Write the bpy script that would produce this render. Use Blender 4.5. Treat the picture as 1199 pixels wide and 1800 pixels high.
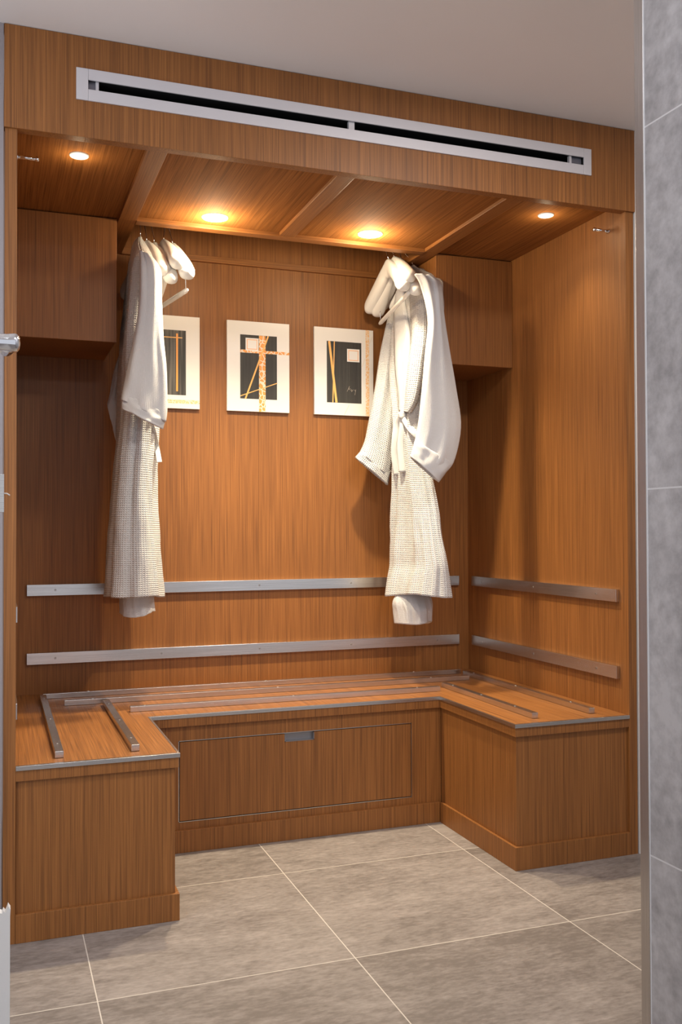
import bpy, bmesh, math, random
from mathutils import Vector, noise, Matrix
from mathutils.bvhtree import BVHTree
random.seed(4)
SC = bpy.context.scene
COL = SC.collection
for _o in list(bpy.data.objects):
    bpy.data.objects.remove(_o)

# ------------------------------------------------------------------ camera
CAM = (-0.02226, -2.55785, 1.05137)
yaw, pitch, roll = 0.35153, 0.01618, -0.00291
F = Vector((math.sin(yaw)*math.cos(pitch), math.cos(yaw)*math.cos(pitch), math.sin(pitch)))
R0 = Vector((math.cos(yaw), -math.sin(yaw), 0)); U0 = R0.cross(F)
RR = R0*math.cos(roll)+U0*math.sin(roll); UU = -R0*math.sin(roll)+U0*math.cos(roll)
cd = bpy.data.cameras.new('camera'); cam = bpy.data.objects.new('camera', cd); COL.objects.link(cam)
m = Matrix((RR, UU, -F)).transposed().to_4x4(); m.translation = Vector(CAM)
cam.matrix_world = m
cd.sensor_fit = 'VERTICAL'; cd.sensor_height = 36; cd.sensor_width = 24
cd.lens = 1661.0/1800*36; cd.shift_y = 4.88/1800; cd.clip_start = 0.02
SC.camera = cam

# ------------------------------------------------------------------ light and exposure
SC.view_settings.view_transform = 'Standard'; SC.view_settings.look = 'None'
SC.view_settings.gamma = 1; SC.view_settings.use_curve_mapping = False
SC.view_settings.exposure = 0.0
WORLD = 0.78; BIG = 102.0; SMALL = 9.0; ROOM = 26.0
w = bpy.data.worlds.new('world'); SC.world = w; w.use_nodes = True
bg = w.node_tree.nodes['Background']; bg.inputs[0].default_value = (0.88, 0.91, 1.0, 1); bg.inputs[1].default_value = WORLD
W, H, H1, J, D = 1.9397, 2.3571, 2.0886, 0.0301, 1.107
XM = 0.97
def area(loc, rot, sx, sy, e, c):
    l = bpy.data.lights.new('fill_light', 'AREA'); l.shape = 'RECTANGLE'; l.size = sx; l.size_y = sy; l.energy = e; l.color = c
    o = bpy.data.objects.new('fill_light', l); o.location = loc; o.rotation_euler = rot; COL.objects.link(o)
area((1.35, -1.0, 2.34), (0, 0, 0), 0.5, 0.3, ROOM, (1.0, 0.93, 0.86))        # unseen fill light added above the frame, brightens floor and ceiling
area((0.45, -2.3, 2.34), (0, 0, 0), 0.5, 0.5, ROOM*0.6, (0.93, 0.95, 1.0))      # unseen fill light added over the passage to brighten the tiled wall

area((-0.66, -0.95, 1.35), (0, math.radians(-90), 0), 1.9, 1.1, 17.0, (0.86, 0.92, 1.0))   # cool fill added by the unseen left wall to lift the ceiling; no window

# ------------------------------------------------------------------ helpers
def link(name, bm, mat, parent=None, smooth=False, bevel=0.0, mods=()):
    me = bpy.data.meshes.new(name)
    if parent is not None:
        bmesh.ops.translate(bm, vec=-Vector(parent.location if parent.parent is None else parent['_w']), verts=bm.verts)
    bm.normal_update(); bm.to_mesh(me); bm.free()
    if smooth:
        for p in me.polygons: p.use_smooth = True
    o = bpy.data.objects.new(name, me); COL.objects.link(o)
    for mt in (mat if isinstance(mat, (list, tuple)) else [mat]): me.materials.append(mt)
    if parent is not None:
        o.parent = parent; o['_w'] = tuple(parent.location if parent.parent is None else parent['_w'])
    if bevel:
        b = o.modifiers.new('bevel', 'BEVEL'); b.width = bevel; b.segments = 2; b.limit_method = 'ANGLE'
    return o
def box(bm, x0, x1, y0, y1, z0, z1, mi=0):
    v = [bm.verts.new((x, y, z)) for x in (x0, x1) for y in (y0, y1) for z in (z0, z1)]
    for f in ((0,1,3,2),(4,6,7,5),(0,4,5,1),(2,3,7,6),(0,2,6,4),(1,5,7,3)):
        fc = bm.faces.new([v[i] for i in f]); fc.material_index = mi
    return bm
def bx(*a): return box(bmesh.new(), *a)
def boxes(*L):
    bm = bmesh.new()
    for a in L: box(bm, *a)
    return bm
def cyl(p0, p1, r0, r1=None, n=24, bm=None, cap=True):
    bm = bm or bmesh.new(); r1 = r0 if r1 is None else r1
    p0 = Vector(p0); p1 = Vector(p1); d = (p1-p0).normalized()
    a = d.orthogonal().normalized(); b = d.cross(a)
    A = [bm.verts.new(p0+(a*math.cos(t)+b*math.sin(t))*r0) for t in [2*math.pi*i/n for i in range(n)]]
    B = [bm.verts.new(p1+(a*math.cos(t)+b*math.sin(t))*r1) for t in [2*math.pi*i/n for i in range(n)]]
    for i in range(n):
        bm.faces.new((A[i], A[(i+1)%n], B[(i+1)%n], B[i]))
    if cap: bm.faces.new(A[::-1]); bm.faces.new(B)
    return bm
def tube(pts, r, n=10, bm=None):
    bm = bm or bmesh.new(); pts = [Vector(p) for p in pts]; prev = None; a = None
    for i, p in enumerate(pts):
        d = (pts[min(i+1, len(pts)-1)]-pts[max(i-1, 0)]).normalized()
        a = d.orthogonal().normalized() if a is None else (a-d*a.dot(d)).normalized()
        b = d.cross(a); rr = r[i] if isinstance(r, (list, tuple)) else r
        ring = [bm.verts.new(p+(a*math.cos(t)+b*math.sin(t))*rr) for t in [2*math.pi*k/n for k in range(n)]]
        if prev:
            for k in range(n): bm.faces.new((prev[k], prev[(k+1)%n], ring[(k+1)%n], ring[k]))
        else: bm.faces.new(ring[::-1])
        prev = ring
    bm.faces.new(prev)
    return bm
def lathe(c, prof, axis='z', n=40, bm=None):
    """prof: (radius, offset along axis)"""
    bm = bm or bmesh.new(); prev = None; c = Vector(c)
    for r, h in prof:
        ring = []
        for k in range(n):
            t = 2*math.pi*k/n
            v = {'z': (r*math.cos(t), r*math.sin(t), h), 'y': (r*math.cos(t), h, r*math.sin(t)), 'x': (h, r*math.cos(t), r*math.sin(t))}[axis]
            ring.append(bm.verts.new(c+Vector(v)))
        if prev:
            for k in range(n): bm.faces.new((prev[k], prev[(k+1)%n], ring[(k+1)%n], ring[k]))
        prev = ring
    return bm
def empty(name, loc, label, cat, group=None):
    o = bpy.data.objects.new(name, None); o.location = loc; o.empty_display_size = 0.05; COL.objects.link(o)
    o['label'] = label; o['category'] = cat
    if group: o['group'] = group
    return o
def struct(o): o['kind'] = 'structure'; return o

# ------------------------------------------------------------------ materials
def newmat(name):
    mt = bpy.data.materials.new(name); mt.use_nodes = True
    nt = mt.node_tree; return mt, nt, nt.nodes, nt.links, nt.nodes['Principled BSDF']
def plain(name, col, rough=0.5, metal=0.0, spec=0.5):
    mt, nt, N, L, B = newmat(name)
    B.inputs['Base Color'].default_value = (*col, 1); B.inputs['Roughness'].default_value = rough
    B.inputs['Metallic'].default_value = metal; B.inputs['Specular IOR Level'].default_value = spec
    return mt
def ramp(N, stops):
    r = N.new('ShaderNodeValToRGB'); e = r.color_ramp.elements
    while len(e) < len(stops): e.new(0.5)
    for i, (p, c) in enumerate(stops): e[i].position = p; e[i].color = (*c, 1)
    return r
def tex(N, L, vec, scale, t='Noise', detail=4, nscale=1.0, rough=0.5):
    mp = N.new('ShaderNodeMapping'); mp.inputs['Scale'].default_value = scale; L.new(vec, mp.inputs[0])
    n = N.new('ShaderNodeTexNoise'); n.inputs['Scale'].default_value = nscale; n.inputs['Detail'].default_value = detail
    n.inputs['Roughness'].default_value = rough; L.new(mp.outputs[0], n.inputs['Vector'])
    return n
def wood(name, ax, tint=1.0, rough=0.48, spec=0.4):
    mt, nt, N, L, B = newmat(name)
    tc = N.new('ShaderNodeTexCoord'); v = tc.outputs['Object']
    hi = 200.0
    def sc(c, a): return tuple(a if 'xyz'[i] == ax else c for i in range(3))
    fa = tex(N, L, v, sc(430, 4.5), detail=1, rough=0.5)
    fb = tex(N, L, v, sc(170, 2.5), detail=1, rough=0.5)
    fine = N.new('ShaderNodeMix'); fine.data_type = 'FLOAT'; fine.inputs[0].default_value = 0.40
    L.new(fa.outputs[0], fine.inputs[2]); L.new(fb.outputs[0], fine.inputs[3])
    mid = tex(N, L, v, sc(38, 1.2), detail=3)
    big = tex(N, L, v, sc(5, 0.5), detail=2)
    c1 = ramp(N, [(0.30, (0.155*tint, 0.058*tint, 0.015*tint)), (0.50, (0.252*tint, 0.096*tint, 0.024*tint)), (0.70, (0.335*tint, 0.133*tint, 0.035*tint))])
    L.new(fine.outputs[0], c1.inputs[0])
    c2 = ramp(N, [(0.3, (0.97, 0.965, 0.96)), (0.7, (1.03, 1.03, 1.03))]); L.new(mid.outputs[0], c2.inputs[0])
    c3 = ramp(N, [(0.3, (0.94, 0.93, 0.92)), (0.7, (1.05, 1.05, 1.05))]); L.new(big.outputs[0], c3.inputs[0])
    m1 = N.new('ShaderNodeMix'); m1.data_type = 'RGBA'; m1.blend_type = 'MULTIPLY'; m1.inputs[0].default_value = 1
    L.new(c1.outputs[0], m1.inputs[6]); L.new(c2.outputs[0], m1.inputs[7])
    m2 = N.new('ShaderNodeMix'); m2.data_type = 'RGBA'; m2.blend_type = 'MULTIPLY'; m2.inputs[0].default_value = 1
    L.new(m1.outputs[2], m2.inputs[6]); L.new(c3.outputs[0], m2.inputs[7])
    L.new(m2.outputs[2], B.inputs['Base Color'])
    B.inputs['Roughness'].default_value = rough; B.inputs['Specular IOR Level'].default_value = spec
    bp = N.new('ShaderNodeBump'); bp.inputs['Strength'].default_value = 0.35; bp.inputs['Distance'].default_value = 0.0008
    L.new(fine.outputs[0], bp.inputs['Height']); L.new(bp.outputs[0], B.inputs['Normal'])
    return mt
WZ = wood('oak_veneer_vertical', 'z'); WY = wood('oak_veneer_depth', 'y'); WX = wood('oak_veneer_across', 'x')
WSOF = wood('oak_veneer_soffit_matt', 'y', 1.0, 0.85, 0.08)
WTOP = wood('oak_veneer_bench_top', 'y')
def brushed(name, ax, col=(0.66, 0.64, 0.62), rough=0.27):
    mt, nt, N, L, B = newmat(name)
    tc = N.new('ShaderNodeTexCoord')
    n = tex(N, L, tc.outputs['Object'], tuple(6 if 'xyz'[i] == ax else 900 for i in range(3)), detail=2)
    r = ramp(N, [(0.3, tuple(c*0.86 for c in col)), (0.7, tuple(min(1, c*1.1) for c in col))]); L.new(n.outputs[0], r.inputs[0])
    L.new(r.outputs[0], B.inputs['Base Color']); B.inputs['Metallic'].default_value = 1; B.inputs['Roughness'].default_value = rough
    b = N.new('ShaderNodeBump'); b.inputs['Strength'].default_value = 0.15; b.inputs['Distance'].default_value = 0.0003
    L.new(n.outputs[0], b.inputs['Height']); L.new(b.outputs[0], B.inputs['Normal'])
    return mt
MX = brushed('brushed_steel_x', 'x'); MY = brushed('brushed_steel_y', 'y'); MZ = brushed('brushed_steel_z', 'z')
CHROME = plain('chrome', (0.8, 0.8, 0.82), 0.12, 1)
SATIN = plain('satin_nickel', (0.72, 0.72, 0.74), 0.25, 1)
SCREW = plain('screw_steel', (0.45, 0.42, 0.40), 0.3, 1)
WHITE = plain('white_plastic', (0.80, 0.78, 0.76), 0.4)
HANG = plain('white_lacquer', (0.83, 0.80, 0.75), 0.35)
ALU = plain('anodised_aluminium_frame', (0.62, 0.60, 0.63), 0.5, 0.15)
DARK = plain('dark_duct', (0.012, 0.011, 0.011), 0.6)
SHADOWGAP = plain('black_gap', (0.01, 0.009, 0.008), 0.8)
PAINT = plain('white_paint', (0.70, 0.68, 0.67), 0.6)
def ceilmat():
    mt, nt, N, L, B = newmat('ceiling_paint'); tc = N.new('ShaderNodeTexCoord')
    n = tex(N, L, tc.outputs['Object'], (2, 2, 2), detail=4)
    r = ramp(N, [(0.3, (0.77, 0.72, 0.70)), (0.7, (0.80, 0.75, 0.73))]); L.new(n.outputs[0], r.inputs[0])
    L.new(r.outputs[0], B.inputs['Base Color']); B.inputs['Roughness'].default_value = 0.8; return mt
CEIL = ceilmat()
def glow(name, col, e):
    mt, nt, N, L, B = newmat(name); B.inputs['Base Color'].default_value = (0.9, 0.9, 0.85, 1)
    B.inputs['Emission Color'].default_value = (*col, 1); B.inputs['Emission Strength'].default_value = e; return mt
LAMP = glow('lamp_glass_lit', (1, 0.93, 0.78), 7)
def tiles(name, plane, ox, oy, w_, h_, ca, cb, grout, streak):
    """stone tiles with fine grout; plane gives the two world axes used"""
    mt, nt, N, L, B = newmat(name); g = N.new('ShaderNodeNewGeometry')
    sp = N.new('ShaderNodeSeparateXYZ'); L.new(g.outputs['Position'], sp.inputs[0])
    idx = {'x': 0, 'y': 1, 'z': 2}
    def mth(op, a, b=None, c=None):
        n = N.new('ShaderNodeMath'); n.operation = op
        for i, q in enumerate((a, b, c)):
            if q is None: continue
            if isinstance(q, (int, float)): n.inputs[i].default_value = q
            else: L.new(q, n.inputs[i])
        return n.outputs[0]
    us = mth('DIVIDE', mth('SUBTRACT', sp.outputs[idx[plane[0]]], ox), w_)
    vs = mth('DIVIDE', mth('SUBTRACT', sp.outputs[idx[plane[1]]], oy), h_)
    fu = mth('FRACT', us); fv = mth('FRACT', vs)
    eu = mth('MULTIPLY', mth('MINIMUM', fu, mth('SUBTRACT', 1.0, fu)), w_)
    ev = mth('MULTIPLY', mth('MINIMUM', fv, mth('SUBTRACT', 1.0, fv)), h_)
    gm = mth('LESS_THAN', mth('MINIMUM', eu, ev), 0.0014)
    cmb = N.new('ShaderNodeCombineXYZ'); L.new(mth('FLOOR', us), cmb.inputs[0]); L.new(mth('FLOOR', vs), cmb.inputs[1])
    wn = N.new('ShaderNodeTexWhiteNoise'); wn.noise_dimensions = '3D'; L.new(cmb.outputs[0], wn.inputs['Vector'])
    add = N.new('ShaderNodeVectorMath'); add.operation = 'MULTIPLY_ADD'
    L.new(wn.outputs['Color'], add.inputs[0]); add.inputs[1].default_value = (7, 7, 7); L.new(g.outputs['Position'], add.inputs[2])
    n1 = tex(N, L, add.outputs[0], streak, detail=9, rough=0.68)
    n2 = tex(N, L, add.outputs[0], tuple(s*4.5 for s in streak), detail=6, rough=0.7)
    n3 = tex(N, L, add.outputs[0], tuple(s*16 for s in streak), detail=3, rough=0.6)
    mixf = mth('ADD', mth('MULTIPLY', n1.outputs[0], 0.42), mth('ADD', mth('MULTIPLY', n2.outputs[0], 0.3), mth('MULTIPLY', n3.outputs[0], 0.28)))
    mixf = mth('ADD', mixf, mth('MULTIPLY', mth('SUBTRACT', wn.outputs['Value'], 0.5), 0.10))
    r = ramp(N, [(0.39, ca), (0.5, tuple((a+b)/2 for a, b in zip(ca, cb))), (0.61, cb)]); L.new(mixf, r.inputs[0])
    mx = N.new('ShaderNodeMix'); mx.data_type = 'RGBA'; L.new(gm, mx.inputs[0]); L.new(r.outputs[0], mx.inputs[6]); mx.inputs[7].default_value = (*grout, 1)
    L.new(mx.outputs[2], B.inputs['Base Color']); B.inputs['Roughness'].default_value = 0.48; B.inputs['Specular IOR Level'].default_value = 0.4
    b = N.new('ShaderNodeBump'); b.inputs['Strength'].default_value = 0.25; b.inputs['Distance'].default_value = 0.001
    L.new(n3.outputs[0], b.inputs['Height']); L.new(b.outputs[0], B.inputs['Normal'])
    return mt
FLOOR = tiles('stone_floor_tile', 'xy', 0.1969, -0.3722, 0.6162, 0.6116, (0.155, 0.131, 0.119), (0.315, 0.275, 0.254), (0.56, 0.51, 0.46), (2.4, 6.5, 1))
WALLT = tiles('stone_wall_tile', 'yz', -1.9, 0.518, 0.9, 0.5995, (0.38, 0.37, 0.385), (0.64, 0.63, 0.65), (0.80, 0.80, 0.82), (1, 2.8, 2.8))
def terry(name, col, pitch, depth):
    mt, nt, N, L, B = newmat(name); uv = N.new('ShaderNodeUVMap'); sp = N.new('ShaderNodeSeparateXYZ'); L.new(uv.outputs[0], sp.inputs[0])
    def s(o):
        a = N.new('ShaderNodeMath'); a.operation = 'MULTIPLY'; L.new(o, a.inputs[0]); a.inputs[1].default_value = 2*math.pi/pitch
        b = N.new('ShaderNodeMath'); b.operation = 'SINE'; L.new(a.outputs[0], b.inputs[0]); return b.outputs[0]
    a = N.new('ShaderNodeMath'); a.operation = 'MAXIMUM'; L.new(s(sp.outputs[0]), a.inputs[0]); L.new(s(sp.outputs[1]), a.inputs[1])
    tc = N.new('ShaderNodeTexCoord'); n = tex(N, L, tc.outputs['Object'], (300, 300, 300), detail=2)
    ad = N.new('ShaderNodeMath'); ad.operation = 'MULTIPLY_ADD'; L.new(n.outputs[0], ad.inputs[0]); ad.inputs[1].default_value = 0.8; L.new(a.outputs[0], ad.inputs[2])
    b = N.new('ShaderNodeBump'); b.inputs['Strength'].default_value = 0.7; b.inputs['Distance'].default_value = depth
    L.new(ad.outputs[0], b.inputs['Height']); L.new(b.outputs[0], B.inputs['Normal'])
    B.inputs['Base Color'].default_value = (*col, 1); B.inputs['Roughness'].default_value = 0.95; B.inputs['Specular IOR Level'].default_value = 0.1
    B.inputs['Sheen Weight'].default_value = 0.03
    return mt
ROBE = terry('white_waffle_cotton', (0.61, 0.60, 0.60), 0.0075, 0.0022)
ROBE2 = terry('white_smooth_cotton', (0.62, 0.615, 0.625), 0.0035, 0.0005)

# ------------------------------------------------------------------ structure
struct(link('floor', bx(-0.8, 3.3, -3.6, D+0.05, -0.05, 0), FLOOR))
struct(link('ceiling', bx(-0.8, 3.3, -3.6, D+0.05, H, H+0.05), CEIL))
struct(link('wall_right', bx(3.2, 3.25, -3.6, 0, 0, H), PAINT))
struct(link('wall_left', bx(-0.75, -0.7, -3.6, 0, 0, H), PAINT))
struct(link('wall_front_right', bx(W+0.004, 3.3, 0.0, 0.06, 0, H), PAINT))
struct(link('wall_front_left', bx(-0.75, -0.0035, 0.0, 0.06, 0, H), plain('grey_tile_paint', (0.28, 0.25, 0.26), 0.4)))
struct(link('wall_back', bx(-0.05, W+0.05, D, D+0.03, 0, H), WZ))
struct(link('wall_alcove_left', bx(0.0, J, 0.004, D, 0, H), WZ))
struct(link('wall_alcove_right', bx(W-J, W, 0.004, D, 0, H), WZ))
# faint butt joint in the back panelling
struct(link('trim_1', boxes((0.9694, 0.9706, D-0.0006, D+0.001, 0.45, 2.1)), wood('oak_joint', 'z', 0.55)))
# fascia with the slot for the air grille cut through it
GX0, GX1, GZ0, GZ1 = 0.2069, 1.7433, 2.2155, 2.2405
struct(link('trim_2', boxes((-0.002, GX0-.006, -0.004, 0.03, H1, H-0.0015), (GX1+.006, W+0.002, -0.004, 0.03, H1, H-0.0015),
      (GX0-.006, GX1+.006, -0.004, 0.03, H1, GZ0-.006), (GX0-.006, GX1+.006, -0.004, 0.03, GZ1+.006, H-0.0015)), WZ, bevel=0.0008))
# sloping soffit parts: panels, beams, dark recess behind with the rod
ZB, ZP = 2.109, 2.121
struct(link('ceiling_alcove', boxes((J, 0.43, 0.03, 0.74, ZP, ZP+0.012), (0.43, 0.964, 0.03, 0.74, ZP, ZP+0.012), (0.964, 1.57, 0.03, 0.74, ZP, ZP+0.012),
      (1.57, W-J, 0.03, 0.74, ZP, ZP+0.012), (J, 0.37, 0.74, D, ZP, ZP+0.012), (1.571, W-J, 0.74, D, ZP, ZP+0.012)), WSOF))
struct(link('trim_3', boxes((0.372, 0.430, 0.03, 0.69, ZB, 2.14), (0.372, 0.430, 0.69, D, ZB, 2.33)), WY, bevel=0.001))
struct(link('trim_4', boxes((1.512, 1.570, 0.03, 0.69, ZB, 2.14), (1.512, 1.570, 0.69, D, ZB, 2.33)), WY, bevel=0.001))
struct(link('trim_5', bx(0.936, 0.992, 0.03, 0.69, ZB, ZP+0.002), WY, bevel=0.001))
struct(link('trim_6', bx(0.430, 1.512, 0.69, 0.732, ZB-0.002, 2.33), WX, bevel=0.001))
struct(link('trim_7', bx(0.430, 1.512, D-0.018, D-0.0005, 2.106, 2.130), WX, bevel=0.001))
struct(link('ceiling_recess', bx(0.43, 1.512, 0.732, D, 2.325, 2.335), WX))
# passage wall on the right with a steel corner profile and white joint
PX = 0.987
struct(link('wall_right_passage', bx(PX, PX+0.12, -3.6, -1.2725, 0, H), WALLT))
struct(link('trim_8', bx(PX-0.0015, PX+0.12, -1.2705, -1.248, 0, H), MZ, bevel=0.0008))
struct(link('trim_9', bx(PX-0.0005, PX+0.12, -1.2725, -1.2705, 0, H), plain('white_joint', (0.86, 0.86, 0.88), 0.5)))
# white corner guard with a chipped top at the lower left edge
bm = bmesh.new(); pf = [(-0.06, 0.0), (0.0, 0.0)]
top = [(0.0, 0.532), (0.0005, 0.541), (-0.0025, 0.546), (-0.0045, 0.540), (-0.006, 0.537), (-0.0085, 0.5405), (-0.010, 0.537), (-0.013, 0.538), (-0.06, 0.538)]
outl = pf+top
va = [bm.verts.new((x-0.001, -1.20, z)) for x, z in outl]; vb = [bm.verts.new((x-0.001, -1.185, z)) for x, z in outl]
bm.faces.new(va); bm.faces.new(vb[::-1])
for i in range(len(outl)): k = (i+1) % len(outl); bm.faces.new((va[k], va[i], vb[i], vb[k]))
bmesh.ops.recalc_face_normals(bm, faces=bm.faces)
struct(link('trim_10', bm, plain('chipped_white_lacquer', (0.92, 0.90, 0.88), 0.5)))

# ------------------------------------------------------------------ air grille
g = empty('air_vent', (XM, -0.004, 2.23), 'long white slot air grille set in the wooden fascia above the alcove', 'vent')
fx0, fx1, fz0, fz1 = 0.176, 1.7715, 2.1855, 2.2695
link('frame_rail', bx(GX0, GX1, -0.009, -0.0042, GZ1, fz1), ALU, g, bevel=0.0006)
link('frame_rail', bx(GX0, GX1, -0.009, -0.0042, fz0, GZ0), ALU, g, bevel=0.0006)
link('frame_end', bx(fx0, GX0-0.0004, -0.009, -0.0042, fz0, fz1), ALU, g, bevel=0.0006)
link('frame_end', bx(GX1+0.0004, fx1, -0.009, -0.0042, fz0, fz1), ALU, g, bevel=0.0006)
link('duct', boxes((GX0-.005, GX1+.005, 0.09, 0.092, GZ0-0.005, GZ1+0.005), (GX0-.005, GX1+.005, -0.0038, 0.09, GZ1+0.003, GZ1+0.005), (GX0-.005, GX1+.005, -0.0038, 0.09, GZ0-0.005, GZ0-0.003), (GX0-.005, GX0-.003, -0.0038, 0.09, GZ0-0.003, GZ1+0.003), (GX1+.003, GX1+.005, -0.0038, 0.09, GZ0-0.003, GZ1+0.003)), DARK, g)
for x in (0.2305, 0.9525, 1.699):
    link('divider', bx(x-0.004 if x != 0.9525 else x-0.009, x+0.004 if x != 0.9525 else x+0.009, 0.0005, 0.012, GZ0-.0028, GZ1+.0028), ALU, g)
for x0, x1 in ((GX0, 0.2265), (1.703, GX1)):
    link('end_plate', bx(x0, x1, 0.006, 0.010, GZ0-.0028, GZ1+.0028), plain('grey_zinc', (0.20, 0.20, 0.24), 0.4, 0.6), g)
link('blade', bx(0.235, 1.695, 0.030, 0.034, GZ0-0.002, GZ0+0.009), plain('dark_blade', (0.02, 0.018, 0.018), 0.4), g)

# ------------------------------------------------------------------ downlights
def downlight(x, y, r, e, label, spot, grp):
    t = empty('downlight', (x, y, ZP), label, 'downlight', grp)
    link('trim_ring', lathe((x, y, ZP), [(r*0.86, 0.0), (r*0.88, -0.003), (r, -0.004), (r*1.12, -0.0025), (r*1.16, 0.0)]), plain('lamp_ring', (0.8, 0.78, 0.74), 0.3), t, True)
    bm = bmesh.new(); bmesh.ops.create_circle(bm, cap_ends=True, segments=40, radius=r*0.9, matrix=Matrix.Translation((x, y, ZP-0.0012)))
    for f in bm.faces:
        if f.normal.z > 0: f.normal_flip()
    link('lens', bm, LAMP, t)
    l = bpy.data.lights.new('downlight_beam', 'SPOT'); l.energy = e; l.color = (1.0, 0.85, 0.58); l.spot_size = math.radians(spot); l.spot_blend = 1.0
    l.shadow_soft_size = r*0.7
    o = bpy.data.objects.new('downlight_beam', l); COL.objects.link(o); o.parent = t; o.location = (0, 0, -0.012)
    l = bpy.data.lights.new('downlight_spill', 'POINT'); l.energy = e*0.045; l.color = (1.0, 0.80, 0.52); l.shadow_soft_size = r*0.5
    o = bpy.data.objects.new('downlight_spill', l); COL.objects.link(o); o.parent = t; o.location = (0, 0, -0.045)
downlight(0.682, 0.604, 0.040, BIG, 'large round downlight above the left robe, second lamp from the left', 112, 'round downlights in the wooden soffit')
downlight(1.249, 0.594, 0.040, BIG, 'large round downlight nearest the hangers on the right, third lamp from the left', 112, 'round downlights in the wooden soffit')
downlight(0.201, 0.209, 0.024, SMALL, 'small round downlight at the left end of the soffit', 100, 'round downlights in the wooden soffit')
downlight(1.736, 0.203, 0.024, SMALL, 'small round downlight at the right end of the soffit', 100, 'round downlights in the wooden soffit')

# ------------------------------------------------------------------ wall cabinets
def cabinet(x0, x1, label):
    t = empty('wall_cabinet', ((x0+x1)/2, 0.9, 1.6935), label, 'cabinet', 'wall cabinets in the alcove corners')
    link('body', bx(x0+0.001, x1-0.001, 0.742, D-0.001, 1.6975, ZP-0.001), WZ, t, bevel=0.001)
    link('door', bx(x0, x1, 0.7233, 0.741, 1.6935, ZP-0.0045), WZ, t, bevel=0.0012)
cabinet(J+0.001, 0.3675, 'dark oak wall cabinet hanging in the left corner behind the left robe')
cabinet(1.5735, W-J-0.001, 'dark oak wall cabinet hanging in the right corner behind the right robe')

# ------------------------------------------------------------------ bench
ZT = 0.45
XI0, XI1, YI = 0.451, 1.4852, 0.525
bt = empty('corner_bench', (XM, 0.75, 0.41), 'U-shaped orange oak bench top with steel edging running round three sides of the alcove', 'bench')
def ushape(x0, x1, y0, y1, xi0, xi1, yi, z0, z1):
    bm = bmesh.new()
    P = [(x0, y0), (xi0, y0), (xi0, yi), (xi1, yi), (xi1, y0), (x1, y0), (x1, y1), (x0, y1)]
    a = [bm.verts.new((x, y, z0)) for x, y in P]; b = [bm.verts.new((x, y, z1)) for x, y in P]
    bm.faces.new(a[::-1]); bm.faces.new(b)
    for i in range(8): k = (i+1) % 8; bm.faces.new((a[i], a[k], b[k], b[i]))
    return bm
link('seat', ushape(J+.0005, W-J-.0005, 0.003, D-.0005, XI0-0.002, XI1+0.002, YI+0.002, 0.4405, ZT-0.001), WTOP, bt)
link('apron', ushape(J+.0005, W-J-.0005, 0.004, D-.0005, XI0-0.003, XI1+0.003, YI+0.003, 0.411, 0.4402), WZ, bt)
e = 0.011
link('edge_strip', bx(J+.0005, XI0, 0.0, e, ZT-0.0115, ZT), MX, bt, bevel=0.0005)
link('edge_strip', bx(XI0-e*0.6, XI0, e, YI, ZT-0.0115, ZT), MY, bt, bevel=0.0005)
link('edge_strip', bx(XI0-e*0.6, XI1+e*0.6, YI, YI+e, ZT-0.0115, ZT), MX, bt, bevel=0.0005)
link('edge_strip', bx(XI1, XI1+e*0.6, e, YI, ZT-0.0115, ZT), MY, bt, bevel=0.0005)
link('edge_strip', bx(XI1, W-J-.0005, 0.0, e, ZT-0.0115, ZT), MX, bt, bevel=0.0005)
def base(x0, x1, label, kx0, kx1):
    t = empty('base_cabinet', ((x0+x1)/2, 0.3, 0), label, 'cabinet', 'box bases under the bench ends')
    link('body', bx(x0, x1, 0.014, YI+0.0155, 0.0, 0.4107), WZ, t, bevel=0.001)
    if kx0 < x0: link('kick_board', boxes((kx0, x1, 0.002, 0.0135, 0, 0.072), (kx0, x0-.0005, 0.0135, YI+0.003, 0, 0.072)), WZ, t, bevel=0.001)
    else: link('kick_board', boxes((x0, kx1, 0.002, 0.0135, 0, 0.072), (x1+.0005, kx1, 0.0135, YI+0.003, 0, 0.072)), WZ, t, bevel=0.001)
base(J+.0005, 0.4395, 'oak box base under the left arm of the bench', J+.0005, 0.450)
base(1.4965, W-J-.0005, 'oak box base under the right arm of the bench', 1.486, W-J-.0005)
FY = YI+0.016
c = empty('drawer_cabinet', (XM, 0.7, 0), 'long oak base cabinet with one wide drawer under the middle of the bench', 'cabinet')
dx0, dx1, dz0, dz1 = 0.545, 1.381, 0.0965, 0.362
link('body', boxes((0.4400, dx0, FY, FY+0.02, 0, 0.4107), (dx1, 1.4960, FY, FY+0.02, 0, 0.4107), (dx0, dx1, FY, FY+0.02, dz1, 0.4107), (dx0, dx1, FY, FY+0.02, 0, dz0),
      (0.4400, 1.4960, FY+0.02, FY+0.5, 0, 0.4107)), WZ, c)
link('kick_board', bx(0.4505, 1.4855, FY-0.0125, FY-0.0005, 0, 0.072), WZ, c, bevel=0.001)
fr = link('drawer_frame', boxes((dx0, dx0+.002, FY-0.001, FY+0.012, dz0, dz1), (dx1-.002, dx1, FY-0.001, FY+0.012, dz0, dz1), (dx0, dx1, FY-0.001, FY+0.012, dz1-.002, dz1), (dx0, dx1, FY-0.001, FY+0.012, dz0, dz0+.002)), MX, c)
link('gap', bx(dx0+.002, dx1-.002, FY+0.0185, FY+0.0195, dz0+.002, dz1-.002), SHADOWGAP, c)
q = 0.0045; hx0, hx1, hz0 = 0.907, 1.013, 0.331
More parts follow.
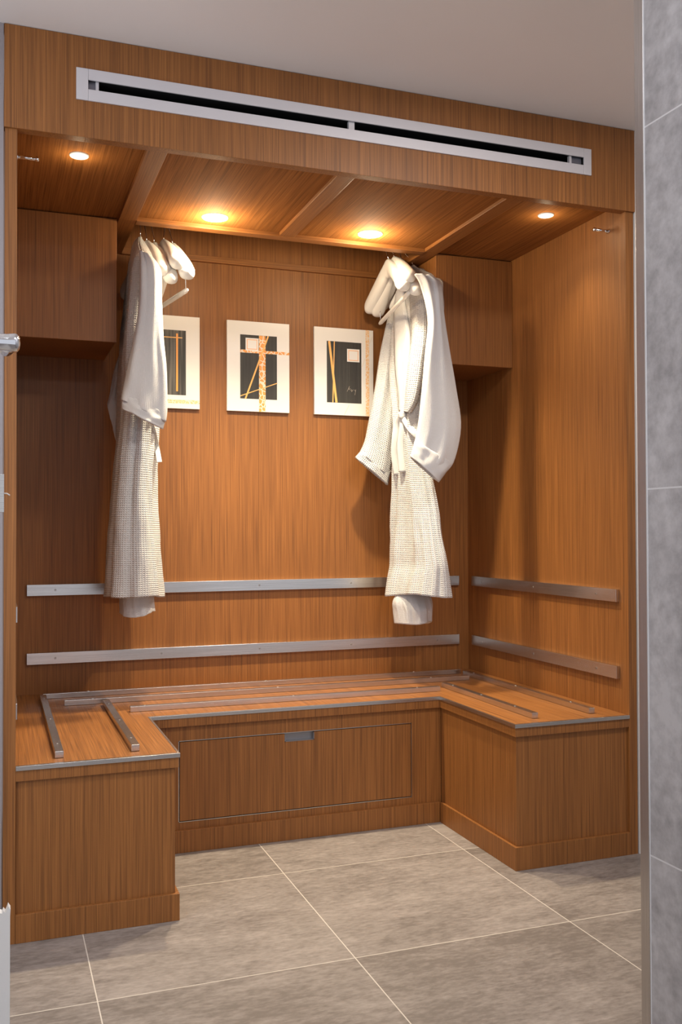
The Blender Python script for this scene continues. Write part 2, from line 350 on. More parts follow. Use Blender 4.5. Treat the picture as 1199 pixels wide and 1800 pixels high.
dr = link('drawer', boxes((dx0+q, hx0, FY-.001, FY+0.018, dz0+q, dz1-q), (hx1, dx1-q, FY-.001, FY+0.018, dz0+q, dz1-q), (hx0, hx1, FY-.001, FY+0.018, dz0+q, hz0)), WZ, c)
link('handle', boxes((hx0, hx1, FY+0.014, FY+0.0165, hz0, dz1-.006), (hx0, hx1, FY-0.0022, FY+0.014, hz0, hz0+.0025), (hx0, hx0+.0025, FY-0.0022, FY+0.014, hz0, dz1-.006), (hx1-.0025, hx1, FY-0.0022, FY+0.014, hz0, dz1-.006)), plain('grey_pull_metal', (0.30, 0.29, 0.30), 0.35, 0.8), dr)

# ------------------------------------------------------------------ steel rails
def screw(t, p, n):
    p = Vector(p); n = Vector(n)
    bm = cyl(p-n*0.0005, p+n*0.0012, 0.0042, 0.0034, 14)
    s = link('screw', bm, SCREW, t)
def wall_rail(x0, x1, z0, z1, label):
    t = empty('steel_rail', ((x0+x1)/2, D, z0), label, 'rail', 'steel rails on the alcove walls')
    link('bar', bx(x0, x1, D-0.014, D-0.0005, z0, z1), MX, t, bevel=0.0007)
    for x in (0.19, 0.581, 0.97, 1.36, 1.752): screw(t, (x, D-0.014, (z0+z1)/2), (0, -1, 0))
wall_rail(0.0897, 1.8583, 0.8122, 0.8533, 'upper brushed steel rail across the back wall behind the robe hems')
wall_rail(0.0897, 1.8583, 0.5601, 0.6017, 'lower brushed steel rail across the back wall just above the bench')
def side_rail(right, z0, z1, label):
    xa, xb = (W-J-0.014, W-J-0.0005) if right else (J+0.0004, J+0.0045)
    t = empty('steel_rail', ((xa+xb)/2, 0.55, z0), label, 'rail', 'steel rails on the alcove walls')
    link('bar', bx(xa, xb, 0.05, 1.053, z0, z1), MY, t, bevel=0.0007)
    for y in (0.16, 0.56, 0.96): screw(t, (xa if right else xb, y, (z0+z1)/2), (-1 if right else 1, 0, 0))
side_rail(True, 0.8122, 0.8533, 'upper brushed steel rail on the right side wall')
side_rail(True, 0.5601, 0.6017, 'lower brushed steel rail on the right side wall')
side_rail(False, 0.8122, 0.8533, 'upper rail on the left side wall, only its end seen past the jamb')
side_rail(False, 0.5601, 0.6017, 'lower rail on the left side wall, only its end seen past the jamb')
def bench_rail(x0, x1, y0, y1, label, dots):
    t = empty('bench_rail', ((x0+x1)/2, (y0+y1)/2, ZT), label, 'rail', 'square steel rails on the bench top')
    mt = MX if x1-x0 > y1-y0 else MY
    link('bar', bx(x0, x1, y0, y1, ZT, ZT+0.0175), mt, t, bevel=0.0006)
    for d in dots:
        p = (d, (y0+y1)/2, ZT+0.0175) if x1-x0 > y1-y0 else ((x0+x1)/2, d, ZT+0.0175)
        screw(t, p, (0, 0, 1))
bench_rail(0.130, 0.152, 0.060, 0.985, 'dark square steel rail on the left arm of the bench, nearest the left wall', (0.16, 0.52, 0.90))
bench_rail(0.330, 0.352, 0.066, 0.800, 'shorter square steel rail on the left arm of the bench, nearest the seat opening', (0.16, 0.43, 0.72))
bench_rail(1.802, 1.824, 0.070, 0.955, 'long square steel rail on the right arm of the bench, beside the right wall', (0.19, 0.55, 0.88))
bench_rail(1.586, 1.608, 0.066, 0.715, 'shorter square steel rail on the right arm of the bench, nearest the seat opening', (0.19, 0.42, 0.64))
bench_rail(0.142, 1.812, 0.990, 1.012, 'rearmost long steel rail on the bench, against the back wall', (0.3, 0.97, 1.6))
bench_rail(0.205, 1.765, 0.828, 0.850, 'middle one of the three long steel rails lying across the bench', (0.3, 0.97, 1.6))
bench_rail(0.402, 1.540, 0.632, 0.654, 'front and shortest of the three long steel rails lying across the bench', (0.45, 0.97, 1.45))

# ------------------------------------------------------------------ pegs high on the side walls
def peg(x0, x1, label):
    t = empty('coat_peg', (x0, 0.094, 2.051), label, 'peg', 'small steel pegs on the side walls')
    s = 1 if x1 > x0 else -1
    link('stem', cyl((x0, 0.094, 2.051), (x1-s*0.007, 0.094, 2.051), 0.0048), CHROME, t, True)
    link('tip', lathe((x1-s*0.008, 0.094, 2.051), [(0.0, 0), (0.0042, 0), (0.0066, s*0.001), (0.0066, s*0.006), (0.005, s*0.008), (0, s*0.008)], 'x'), CHROME, t, True)
    link('rose', cyl((x0, 0.094, 2.051), (x0+s*0.003, 0.094, 2.051), 0.009), CHROME, t)
peg(J+0.0003, 0.087, 'small steel peg at the top of the left side wall')
peg(W-J-0.0003, 1.849, 'small steel peg at the top of the right side wall')
# ------------------------------------------------------------------ pictures
PY = D-0.0005
def pquad(bm, P, x0, z1, w_, h_, y0, y1):
    """extrude the polygon P, in picture fractions (u right, v down), between y0 (front) and y1"""
    pts = [(x0+u*w_, z1-v*h_) for u, v in P]
    a = [bm.verts.new((x, y0, z)) for x, z in pts]; b = [bm.verts.new((x, y1, z)) for x, z in pts]
    n = len(pts); bm.faces.new(a); bm.faces.new(b[::-1])
    for i in range(n): k = (i+1) % n; bm.faces.new((a[k], a[i], b[i], b[k]))
def stripe(u0, v0, u1, v1, wd, asp=0.718):
    dx, dy = (u1-u0)*asp, v1-v0; l = math.hypot(dx, dy); nx, ny = -dy/l*wd/2/asp, dx/l*wd/2
    return [(u0+nx, v0+ny), (u1+nx, v1+ny), (u1-nx, v1-ny), (u0-nx, v0-ny)]
def rect(u0, v0, u1, v1): return [(u0, v0), (u1, v0), (u1, v1), (u0, v1)]
BOARD = plain('white_mount_board', (0.80, 0.77, 0.74), 0.35)
def inkmat(name, scale, contrast):
    mt, nt, N, L, B = newmat(name); tc = N.new('ShaderNodeTexCoord')
    n = tex(N, L, tc.outputs['Object'], (scale, 1, 3), detail=5)
    r = ramp(N, [(0.4, (0.022, 0.020, 0.018)), (0.65, (0.035+contrast, 0.032+contrast*0.9, 0.028+contrast*0.8))]); L.new(n.outputs[0], r.inputs[0])
    L.new(r.outputs[0], B.inputs['Base Color']); B.inputs['Roughness'].default_value = 0.55
    b = N.new('ShaderNodeBump'); b.inputs['Distance'].default_value = 0.001; L.new(n.outputs[0], b.inputs['Height']); L.new(b.outputs[0], B.inputs['Normal'])
    return mt
INK = inkmat('black_ribbed_paper', 130, 0.0); INKR = inkmat('black_rough_paper', 110, 0.10)
ORANGE = plain('orange_strip', (0.86, 0.36, 0.07), 0.5); YEL = plain('yellow_orange_strip', (0.90, 0.48, 0.14), 0.5)
def marble(name, sc, c1, c2):
    mt, nt, N, L, B = newmat(name); tc = N.new('ShaderNodeTexCoord')
    v = N.new('ShaderNodeTexVoronoi'); v.feature = 'DISTANCE_TO_EDGE'; v.inputs['Scale'].default_value = sc; L.new(tc.outputs['Object'], v.inputs['Vector'])
    r = ramp(N, [(0.06, (0.85, 0.72, 0.58)), (0.12, c1), (0.6, c2)]); L.new(v.outputs['Distance'], r.inputs[0]); L.new(r.outputs[0], B.inputs['Base Color'])
    return mt
SPECK = marble('orange_crackle_paper', 55, (0.80, 0.30, 0.05), (0.85, 0.42, 0.12)); SPECKF = marble('pale_crackle_paper', 75, (0.82, 0.46, 0.18), (0.85, 0.72, 0.55))
def picture(x0, x1, label):
    t = empty('wall_picture', ((x0+x1)/2, PY, 1.525), label, 'picture', 'three abstract pictures on the back wall')
    z1, hh = 1.885, 0.36
    link('board', bx(x0, x1, PY-0.012, PY, z1-hh, z1), BOARD, t, bevel=0.0006)
    def add(name, polys, mt, lay):
        bm = bmesh.new()
        for P in polys: pquad(bm, P, x0, z1, x1-x0, hh, PY-0.012-0.0003*lay, PY-0.0119)
        return link(name, bm, mt, t)
    return add
A = picture(0.4725, 0.730, 'white picture partly behind the left robe, black panel with an upright orange line')
A('panel', [rect(0.21, 0.155, 0.79, 0.855)], INKR, 1)
A('stripe', [stripe(0.655, 0.19, 0.655, 0.815, 0.020)], ORANGE, 3)
A('stripe', [stripe(0.22, 0.235, 0.735, 0.235, 0.010)], YEL, 2)
A('square', [rect(0.18, 0.335, 0.43, 0.50)], BOARD, 4)
A('band', [rect(0.0, 0.905, 1.0, 0.945)], SPECKF, 1)
A = picture(0.839, 1.0965, 'middle white picture, black panel crossed by an orange crackled band')
A('panel', [rect(0.208, 0.150, 0.797, 0.860)], INK, 1)
A('band', [rect(0.508, 0.152, 0.612, 1.0)], SPECK, 3)
A('band', [rect(0.208, 0.318, 1.0, 0.350)], SPECK, 2)
A('stripe', [stripe(0.29, 0.86, 0.655, 0.152, 0.017)], YEL, 5)
A('stripe', [stripe(0.21, 0.832, 0.80, 0.672, 0.009)], YEL, 4)
GOLD = plain('faint_gold_line', (0.75, 0.58, 0.42), 0.5)
def square(A, u0, v0, u1, v1, lay):
    A('square', [rect(u0, v0, u1, v1)], BOARD, lay)
    i = 0.022; j = 0.0155; wd = 0.008; wj = 0.006
    A('square_outline', [rect(u0+i, v0+j, u1-i, v0+j+wj), rect(u0+i, v1-j-wj, u1-i, v1-j), rect(u0+i, v0+j+wj, u0+i+wd, v1-j-wj), rect(u1-i-wd, v0+j+wj, u1-i, v1-j-wj)], ORANGE, lay+1)
square(A, 0.293, 0.185, 0.500, 0.325, 4)
A = picture(1.203, 1.463, 'right-hand white picture, black panel with two crossing yellow strips at its left')
A('panel', [rect(0.208, 0.155, 0.794, 0.858)], INK, 1)
A('stripe', [stripe(0.335, 0.156, 0.308, 0.856, 0.012)], YEL, 2)
A('stripe', [stripe(0.248, 0.156, 0.368, 0.856, 0.026)], YEL, 3)
square(A, 0.550, 0.232, 0.762, 0.380, 2)
A('band', [rect(0.868, 0.0, 0.930, 1.0)], SPECKF, 1)
for q_ in ((0.50, 0.998, 0.585, 0.875), (0.805, 0.43, 0.86, 0.33), (0.935, 0.155, 0.985, 0.07)):
    A('stripe', [stripe(*q_, 0.004)], GOLD, 1)
bm = bmesh.new()
sig = [[(0.55, 0.725), (0.59, 0.66)], [(0.59, 0.66), (0.575, 0.70), (0.61, 0.69)], [(0.60, 0.71), (0.63, 0.70), (0.625, 0.725), (0.655, 0.70)], [(0.67, 0.70), (0.69, 0.715), (0.70, 0.695), (0.68, 0.76)]]
A('signature', [stripe(a[0], a[1], b[0], b[1], 0.003) for s in sig for a, b in zip(s, s[1:])], plain('pencil_line', (0.42, 0.36, 0.30), 0.5), 2)

# ------------------------------------------------------------------ clothes rod
RY, RZ = 0.84, 2.172
t = empty('clothes_rod', (XM, RY, RZ), 'steel clothes rod behind the rear beam from which all the hangers hang', 'rod')
link('rod', cyl((0.431, RY, RZ), (1.511, RY, RZ), 0.0125), CHROME, t, True)
link('flange', cyl((0.4305, RY, RZ), (0.436, RY, RZ), 0.024), CHROME, t)
link('flange', cyl((1.506, RY, RZ), (1.5115, RY, RZ), 0.024), CHROME, t)

# ------------------------------------------------------------------ hangers
def hanger(x, zn, ang, label, bar=False, wid=0.208, bend=0.012, hang=HANG, nx=None, y0=RY, tilt=0.0, thin=1.0):
    """x: where its hook sits on the rod; zn: top of the neck; ang: turn about the vertical"""
    nx = x if nx is None else nx
    t = empty('clothes_hanger', (x, y0, RZ), label, 'hanger', 'white clothes hangers on the rod')
    ca, sa = math.cos(ang), math.sin(ang)
    def T(u, f, z): # u along the arms (towards the viewer negative), f to the front (-x)
        u, z = u*math.cos(tilt)-z*math.sin(tilt)*0.4, z+u*math.sin(tilt)
        return Vector((nx+u*sa*-1 - f*ca, y0+u*ca - f*sa, zn+z))
    bm = bmesh.new(); n = 40; prev = None; m_ = 18
    for i in range(n+1):
        s = -1+2*i/n; u = s*wid; k = abs(s)
        kk = max(0.0, k-0.05)/0.95
        z = -0.014 - 0.132*(0.55*kk**0.95+0.45*kk**1.6)
        th = (0.015+0.014*min(1, max(0, (k-0.10)/0.75)))*thin       # half thickness across
        hh = (0.034-0.007*k)*thin
        if k > 0.88: q_ = math.sqrt(max(0.0, 1-((k-0.88)/0.12)**2)); th *= max(q_, 0.12); hh *= max(q_, 0.12)
        if k < 0.10: hh += 0.004*(1-k/0.10)
        f = bend*k*k
        ring = []
        for j in range(m_):
            a = 2*math.pi*j/m_
            cx_, sx_ = math.cos(a), math.sin(a)
            cx_ = math.copysign(abs(cx_)**0.8, cx_); sx_ = math.copysign(abs(sx_)**0.8, sx_)
            ring.append(bm.verts.new(T(u, f+th*cx_, z-hh*0.6+hh*sx_)))
        if prev:
            for j in range(m_): bm.faces.new((prev[j], prev[(j+1) % m_], ring[(j+1) % m_], ring[j]))
        else: bm.faces.new(ring)
        prev = ring
    bm.faces.new(prev[::-1]); bmesh.ops.recalc_face_normals(bm, faces=bm.faces)
    link('shoulders', bm, hang, t, True)
    # hook: up from the neck, over the rod
    pts = [T(0, 0, -0.005)]; top = RZ-zn
    off = x-nx
    R_ = 0.0165
    pts += [T(0, 0, 0.012)+Vector((off*0.2, 0, 0)), Vector((x, y0+0.006*ca, RZ-0.03))]
    for k in range(0, 12):
        a = math.radians(-50+k*24)
        pts.append(Vector((x-sa*R_*math.cos(a)*0.6, RY+R_*math.cos(a), RZ+R_*math.sin(a))))
    link('hook', tube(pts, 0.0019, 8), CHROME, t, True)
    if bar:
        zb = -0.205; y_ = wid*0.86
        b = tube([T(-y_, bend*.5, zb), T(-y_*0.9, bend*.5, zb-0.001), T(y_*0.9, bend*.5, zb-0.001), T(y_, bend*.5, zb)], [0.006, 0.0085, 0.0085, 0.006], 12)
        link('trouser_bar', b, hang, t, True)
        for s in (-1, 1): link('bar_wire', tube([T(s*y_*0.93, bend*.7, -0.13), T(s*y_*0.93, bend*.5, zb)], 0.0016, 6), CHROME, t, True)
    return t
HL = 0.19; HR = -0.06
hanger(0.464, 2.107, -0.12, 'hanger inside the left robe, only its hook and neck above the collar', wid=0.17, thin=0.45)
hanger(0.480, 2.088, HL, 'white hanger directly beside the left robe, pressed against its shoulder', nx=0.487)
hanger(0.504, 2.085, HL, 'white hanger second from the left robe, its end hanging lowest over the shoulder', nx=0.514, tilt=0.10)
hanger(0.551, 2.097, HL*0.7, 'white hanger third from the left robe, its end lying above the outermost one', nx=0.546, tilt=-0.09)
hanger(0.566, 2.088, HL*0.7, 'outermost right white hanger of the left bunch, with a trouser bar below', bar=True, nx=0.580, tilt=0.02)
hanger(1.418, 2.112, HR, 'outermost left white hanger of the right bunch, with a long dropping shoulder', nx=1.425)
hanger(1.445, 2.123, HR*1.3, 'white hanger with a trouser bar, second from the left in the right bunch', bar=True, nx=1.450, tilt=-0.12)
hanger(1.476, 2.117, HR, 'white hanger next to the right robe, its rounded end lying on the collar', nx=1.478, tilt=0.08)
hanger(1.501, 2.106, 0.12, 'hanger inside the right robe, only its hook and neck above the collar', nx=1.530, wid=0.16, thin=0.45)

# ------------------------------------------------------------------ robes
LB = [(2.09, 0.46, 0.01), (2.072, 0.462, 0.022), (2.048, 0.465, 0.033), (2.012, 0.4725, 0.0465), (1.9715, 0.4745, 0.0585), (1.8895, 0.4715, 0.0655), (1.767, 0.467, 0.072), (1.6445, 0.463, 0.076), (1.5225, 0.459, 0.076), (1.4005, 0.454, 0.073), (1.2795, 0.4455, 0.0775), (1.158, 0.4405, 0.0845), (1.0365, 0.4395, 0.0935), (0.916, 0.441, 0.102), (0.8235, 0.442, 0.109)]
LI = [(0.9965, 0.455, 0.06), (0.8755, 0.453, 0.062), (0.815, 0.4545, 0.0645), (0.7605, 0.4575, 0.0675)]
LSN = [[(0.43, 0.6, 1.978), (0.465, 0.6, 1.962)], [(0.432, 0.6, 1.928), (0.494, 0.6, 1.919)], [(0.428, 0.6, 1.801), (0.497, 0.6, 1.816)], [(0.409, 0.6, 1.677), (0.503, 0.6, 1.693)], [(0.389, 0.6, 1.582), (0.513, 0.6, 1.589)], [(0.376, 0.6, 1.515), (0.516, 0.6, 1.465)], [(0.372, 0.6, 1.4795), (0.5115, 0.6, 1.415)]]
LSC = [[(0.375, 0.6, 1.506), (0.518, 0.6, 1.44)], [(0.369, 0.6, 1.453), (0.505, 0.6, 1.39)]]
LSF = [[(0.434, 0.99, 1.795), (0.467, 0.99, 1.797)], [(0.407, 0.99, 1.698), (0.446, 0.99, 1.69)], [(0.388, 0.99, 1.634), (0.442, 0.99, 1.563)], [(0.3775, 0.99, 1.57), (0.4285, 0.99, 1.439)]]
LSFC = [[(0.389, 0.99, 1.619), (0.442, 0.99, 1.531)], [(0.366, 0.99, 1.521), (0.415, 0.99, 1.347)]]
LBELT = [(0.482, 0.76, 1.444), (0.498, 0.76, 1.394), (0.51, 0.76, 1.345), (0.518, 0.76, 1.291)]
RB = [(2.085, 1.5215, 0.0135), (2.068, 1.533, 0.037), (2.0425, 1.553, 0.077), (2.0135, 1.553, 0.099), (1.956, 1.5455, 0.1085), (1.8875, 1.538, 0.116), (1.7515, 1.526, 0.107), (1.6155, 1.5165, 0.0905), (1.503, 1.511, 0.071), (1.391, 1.5065, 0.0675), (1.234, 1.5185, 0.0845), (1.1215, 1.5265, 0.0985), (1.0095, 1.531, 0.113), (0.8975, 1.536, 0.13), (0.7965, 1.54, 0.144)]
RI = [(0.848, 1.542, 0.042), (0.8125, 1.5395, 0.0635), (0.7635, 1.5335, 0.0845), (0.685, 1.5345, 0.0835)]
RSN = [[(1.427, 0.6, 1.992), (1.508, 0.6, 1.989)], [(1.452, 0.6, 1.95), (1.539, 0.6, 1.964)], [(1.48, 0.6, 1.832), (1.547, 0.6, 1.859)], [(1.467, 0.6, 1.694), (1.568, 0.6, 1.733)], [(1.453, 0.6, 1.557), (1.596, 0.6, 1.585)], [(1.439, 0.6, 1.441), (1.616, 0.6, 1.441)], [(1.424, 0.6, 1.372), (1.589, 0.6, 1.313)], [(1.415, 0.6, 1.3475), (1.5515, 0.6, 1.2625)]]
RSC = [[(1.424, 0.6, 1.376), (1.58, 0.6, 1.298)], [(1.406, 0.6, 1.319), (1.523, 0.6, 1.227)]]
RSF = [[(1.486, 0.99, 1.925), (1.547, 0.99, 1.955)], [(1.45, 0.99, 1.773), (1.546, 0.99, 1.779)], [(1.427, 0.99, 1.633), (1.53, 0.99, 1.603)], [(1.399, 0.99, 1.493), (1.519, 0.99, 1.427)], [(1.381, 0.99, 1.412), (1.503, 0.99, 1.322)], [(1.36, 0.99, 1.366), (1.4905, 0.99, 1.261)]]
RSFC = [[(1.381, 0.99, 1.388), (1.498, 0.99, 1.289)], [(1.339, 0.99, 1.344), (1.483, 0.99, 1.233)]]
RLAPF = [[(1.461, 0.84, 2.005), (1.488, 0.84, 2.026)], [(1.451, 0.84, 1.926), (1.498, 0.84, 1.941)], [(1.451, 0.84, 1.814), (1.519, 0.84, 1.8)], [(1.455, 0.84, 1.691), (1.509, 0.84, 1.683)], [(1.469, 0.84, 1.58), (1.501, 0.84, 1.57)], [(1.471, 0.84, 1.519), (1.496, 0.84, 1.52)]]
RLAPN = [[(1.52, 0.84, 2.044), (1.57, 0.84, 2.037)], [(1.522, 0.84, 1.943), (1.589, 0.84, 1.948)], [(1.526, 0.84, 1.801), (1.588, 0.84, 1.801)], [(1.506, 0.84, 1.683), (1.573, 0.84, 1.686)], [(1.496, 0.84, 1.57), (1.547, 0.84, 1.561)], [(1.488, 0.84, 1.516), (1.513, 0.84, 1.508)]]
RBELT1 = [(1.483, 0.84, 1.506), (1.459, 0.84, 1.467), (1.449, 0.84, 1.411), (1.446, 0.84, 1.344), (1.458, 0.84, 1.266)]
RBELT2 = [(1.483, 0.84, 1.506), (1.498, 0.84, 1.476), (1.522, 0.84, 1.443), (1.557, 0.84, 1.41)]
RBELT3 = [(1.483, 0.84, 1.506), (1.483, 0.84, 1.453), (1.473, 0.84, 1.378), (1.482, 0.84, 1.278)]
KNOT = [(1.483, 0.84, 1.506)]

def interp(L, n):
    """resample a list of tuples smoothly"""
    out = []
    for i in range(n+1):
        s = i/n*(len(L)-1); k = min(int(s), len(L)-2); f = s-k
        p0 = L[max(k-1, 0)]; p1 = L[k]; p2 = L[k+1]; p3 = L[min(k+2, len(L)-1)]
        out.append(tuple(0.5*((2*b)+(-a+c_)*f+(2*a-5*b+4*c_-d)*f*f+(-a+3*b-3*c_+d)*f**3) for a, b, c_, d in zip(p0, p1, p2, p3)))
    return out
def skin(rings, closed=True, caps=(False, False)):
    bm = bmesh.new(); uvl = bm.loops.layers.uv.new('UVMap'); V = []; n = len(rings[0])
    for r in rings: V.append([bm.verts.new(p) for p in r])
    us = [[0.0] for _ in rings]
    for i, r in enumerate(rings):
        for j in range(n): us[i].append(us[i][-1]+(Vector(r[(j+1) % n])-Vector(r[j])).length)
    mid = len(rings)//2; U = us[mid]; vv = [0.0]
    for i in range(1, len(rings)): vv.append(vv[-1]+(Vector(rings[i][n//4])-Vector(rings[i-1][n//4])).length)
    for i in range(len(rings)-1):
        for j in range(n if closed else n-1):
            k = (j+1) % n; f = bm.faces.new((V[i][j], V[i+1][j], V[i+1][k], V[i][k])); f.smooth = True
            for lp, (a, b) in zip(f.loops, ((U[j], vv[i]), (U[j], vv[i+1]), (U[j+1], vv[i+1]), (U[j+1], vv[i]))): lp[uvl].uv = (a, b)
    if caps[0]: bm.faces.new(V[0][::-1] if False else V[0])
    if caps[1]: bm.faces.new(V[-1][::-1])
    return bm
def cloth(name, bm, mat, parent, th=0.004):
    bmesh.ops.recalc_face_normals(bm, faces=bm.faces)
    o = link(name, bm, mat, parent, True)
    s = o.modifiers.new('solid', 'SOLIDIFY'); s.thickness = th; s.offset = -1
    return o
def body_rings(L, slope, amax, cy, seed, folds=5, famp=0.012, n=120, m_=110, rot=0.0, hem=0.0, vneck=None):
    slope = slope-rot
    rings = []; ztopv = L[0][0]; zb = L[-1][0]
    for z, cx, hw in interp(L, n):
        hw = max(hw-0.8*famp*min(1, max(0, (ztopv-z-0.06)/0.35))-0.002, 0.006)
        s = (ztopv-z)/(ztopv-zb)
        a = min(amax*min(1.0, 0.16+ (ztopv-z)/0.11*0.84), 0.92*hw/max(slope, 0.05)); a = max(a, hw*0.6)
        b = math.sqrt(max(hw*hw-(a*slope)**2, (0.35*hw)**2))
        fa = famp*min(1, max(0, (ztopv-z-0.06)/0.35)); ring = []
        for j in range(m_):
            t = 2*math.pi*j/m_
            c_, s_ = math.cos(t), math.sin(t)
            c_ = math.copysign(abs(c_)**0.9, c_); s_ = math.copysign(abs(s_)**0.9, s_)
            ph = seed+0.5*math.sin(z*3+seed)
            k = fa*(math.sin(folds*t+ph)+0.55*math.sin((folds*2-1)*t-ph*1.7+z*1.5)+0.3*math.sin((folds*3+1)*t+z*2.3))
            k += 0.006*noise.noise(Vector((c_*3+seed, s_*3, z*5)))+0.003*noise.noise(Vector((c_*9, s_*9+seed, z*14)))
            L_ = math.hypot(a*c_, b*s_) or 1
            dz = hem*(math.sin(2*t+seed)*0.6+math.sin(3*t+1)*0.4)*max(0, s-0.8)/0.2
            # y runs front to back, x across
            if vneck:
                t0, zlo, zhi, wv, dp = vneck
                f_ = (z-zlo)/(zhi-zlo)
                if 0 < f_: k -= dp*min(1, f_*3)*max(0.0, 1-(abs(t-t0)/(wv*min(1, f_)+0.03))**4)
            nx_, ny_ = s_/b, c_/a; q_ = math.hypot(nx_, ny_)
            ring.append((cx+b*s_+k*nx_/q_+a*c_*rot, cy+a*c_+k*ny_/q_*0.9, z+dz))
        rings.append(ring)
    return rings
def sleeve_rings(L, th, seed, dr=(0.3, 0.95), n=40, m_=48, amp=0.004):
    """L: pairs of edge points; flat sleeve of half thickness th"""
    LL = [tuple(a)+tuple(b) for a, b in L]; rings = []
    for i, q_ in enumerate(interp(LL, n)):
        A_ = Vector(q_[:3]); B_ = Vector(q_[3:]); c_ = (A_+B_)/2; u = (B_-A_)/2; nrm = Vector((dr[0], dr[1], 0)).normalized()
        ring = []
        tt = th*(0.75+0.25*min(1, i/n*2))
        for j in range(m_):
            t = 2*math.pi*j/m_; x, y = math.cos(t), math.sin(t); x = math.copysign(abs(x)**0.85, x)
            k = amp*(noise.noise(Vector((x*2.5+seed, y*1.5, i/n*3)))*2+math.sin(x*7+seed+i/n*2)*0.6)
            ring.append(tuple(c_+u*x+nrm*(y*tt+k)))
        rings.append(ring)
    return rings
def bvh_of(rings):
    bm = skin(rings); bm.faces.ensure_lookup_table(); b = BVHTree.FromBMesh(bm); bm.free(); return b
def lay_on(bv, p, dirv, off):
    p = Vector(p); o = p-dirv*1.2; h = bv.ray_cast(o, dirv)
    return (h[0] if h[0] else p-dirv*0.05)-dirv*off
def ribbon(name, L, bv, dirv, parent, mat, off=0.006, th=0.006, n=40, m_=10):
    LL = [tuple(a)+tuple(b) for a, b in L]; rings = []
    for q_ in interp(LL, n):
        A_ = Vector(q_[:3]); B_ = Vector(q_[3:]); row = []
        for j in range(m_+1):
            f = j/m_; edge = 1-(2*f-1)**4
            row.append(lay_on(bv, A_.lerp(B_, f), dirv, off*edge-0.001))
        rings.append(row)
    # relax along the length so the band does not copy every crease
    for _ in range(3):
        rings = [[(rings[max(i-1, 0)][j]+rings[i][j]*2+rings[min(i+1, len(rings)-1)][j])/4 for j in range(m_+1)] for i in range(len(rings))]
    return cloth(name, skin(rings, closed=False), mat, parent, th)
def strap(name, pts, r, flat, parent, mat, dirv):
    """flat cloth strap along pts"""
    P = interp([tuple(p) for p in pts], 24); rings = []
    for i, p in enumerate(P):
        p = Vector(p); d = (Vector(P[min(i+1, 24)])-Vector(P[max(i-1, 0)])).normalized(); s_ = d.cross(dirv).normalized()
        rings.append([tuple(p+s_*r*math.cos(t)+dirv*flat*math.sin(t)) for t in [2*math.pi*k/14 for k in range(14)]])
    bm = skin(rings, caps=(True, True)); bmesh.ops.recalc_face_normals(bm, faces=bm.faces)
    return link(name, bm, mat, parent, True)

# left robe
t = empty('bathrobe', (0.4475, 0.88, 0.76), 'white waffle bathrobe hanging at the left, hem in front of the upper rail', 'bathrobe', 'white bathrobes on hangers')
lv = Vector((0.142, 0.985, 0.08)).normalized()
rg = body_rings(LB, 0.142, 0.185, 0.84, 1.3, folds=5, famp=0.008, rot=0.12, hem=0.012)
cloth('body', skin(rg), ROBE, t); bvL = bvh_of(rg)
cloth('under_layer', skin(body_rings(LI, 0.142, 0.13, 0.86, 4.0, folds=4, famp=0.008, rot=0.12, n=30, hem=0.008)), ROBE2, t)
cloth('sleeve', skin(sleeve_rings(LSN, 0.028, 2.0)), ROBE2, t)
cloth('cuff', skin(sleeve_rings(LSC, 0.036, 5.0, n=12, amp=0.003)), ROBE2, t, 0.007)
cloth('sleeve', skin(sleeve_rings(LSF, 0.035, 7.0)), ROBE, t)
cloth('cuff', skin(sleeve_rings(LSFC, 0.036, 8.0, n=12, amp=0.003)), ROBE2, t, 0.007)
strap('belt', [tuple(lay_on(bvL, p, lv, 0.004)) for p in LBELT], 0.009, 0.004, t, ROBE, lv)
# right robe
t = empty('bathrobe', (1.5505, 0.88, 0.70), 'white waffle bathrobe hanging at the right with crossed lapels and a tied belt', 'bathrobe', 'white bathrobes on hangers')
rv = Vector((0.41, 0.905, 0.08)).normalized()
rg = body_rings(RB, 0.4536, 0.19, 0.84, 0.4, folds=5, famp=0.0095, rot=-0.12, hem=0.012, m_=180)
bvR = bvh_of(rg)
rg = body_rings(RB, 0.4536, 0.19, 0.84, 0.4, folds=5, famp=0.0095, rot=-0.12, hem=0.012, m_=180, vneck=(4.30, 1.83, 2.03, 0.26, 0.055))
cloth('body', skin(rg), ROBE, t)
cloth('under_layer', skin(body_rings(RI, 0.4536, 0.08, 0.865, 2.2, folds=4, famp=0.008, rot=-0.12, n=30, hem=0.010)), ROBE2, t)
cloth('sleeve', skin(sleeve_rings(RSN, 0.028, 1.0)), ROBE2, t)
cloth('cuff', skin(sleeve_rings(RSC, 0.036, 3.0, n=12, amp=0.003)), ROBE2, t, 0.007)
cloth('sleeve', skin(sleeve_rings(RSF, 0.035, 6.0)), ROBE, t)
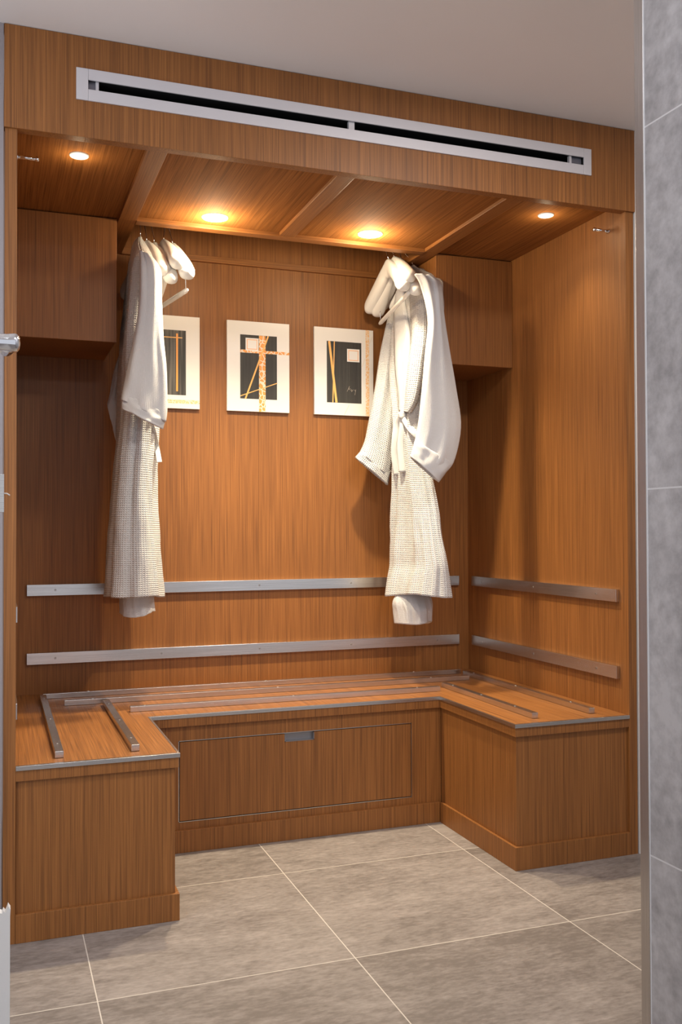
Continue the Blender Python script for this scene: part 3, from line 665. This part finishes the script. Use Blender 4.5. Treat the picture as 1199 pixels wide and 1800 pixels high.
cloth('cuff', skin(sleeve_rings(RSFC, 0.036, 9.0, n=12, amp=0.003)), ROBE, t, 0.007)
ribbon('lapel', RLAPF, bvR, rv, t, ROBE2, 0.018, 0.006)
ribbon('lapel', RLAPN, bvR, rv, t, ROBE, 0.024, 0.006)
for P in (RBELT1, RBELT2, RBELT3):
    strap('belt', [tuple(lay_on(bvR, p, rv, 0.012)) for p in P], 0.013, 0.005, t, ROBE2, rv)
kp = lay_on(bvR, KNOT[0], rv, 0.016)
bm = bmesh.new(); bmesh.ops.create_icosphere(bm, subdivisions=3, radius=1.0)
for v in bm.verts:
    c_ = v.co*(1+0.16*math.sin(v.co.x*5+v.co.z*3)+0.10*math.sin(v.co.z*8)); v.co = Vector((c_.x*0.017, c_.y*0.013, c_.z*0.020))+kp
link('belt_knot', bm, ROBE2, t, True)

# ------------------------------------------------------------------ door leaf at the left edge, seen edge-on
t = empty('entry_door', (-0.05, -1.25, 0), 'open door at the extreme left edge with a shiny lever handle and a hinge plate', 'door')
link('leaf', bx(-0.072, -0.060, -1.62, -0.78, 0.01, 2.1), plain('frosted_leaf', (0.6, 0.62, 0.62), 0.3), t, bevel=0.001)
hz = 1.285
h = link('handle', lathe((0, -1.32, hz), [(0.0, -0.0605), (0.026, -0.0605), (0.026, -0.054), (0.0125, -0.052), (0.0105, -0.045), (0.0105, -0.008), (0.0118, 0.0), (0.0112, 0.0035), (0.008, 0.0062), (0, 0.0072)], 'x'), CHROME, t, True)
link('lever', tube([(-0.005, -1.32, hz), (-0.006, -1.30, hz+0.001), (-0.009, -1.26, hz+0.002)], [0.0112, 0.0105, 0.009], 16), CHROME, h, True)
link('hinge_plate', bx(-0.060, -0.0065, -0.802, -0.798, 1.084, 1.151), MX, t, bevel=0.0006)
link('pull_wire', tube([(-0.0065, -0.80, 1.1175), (-0.002, -0.80, 1.1172), (0.003, -0.80, 1.114)], 0.0011, 6), WHITE, t, True)
for o in bpy.data.objects:
    if '_w' in o: del o['_w']
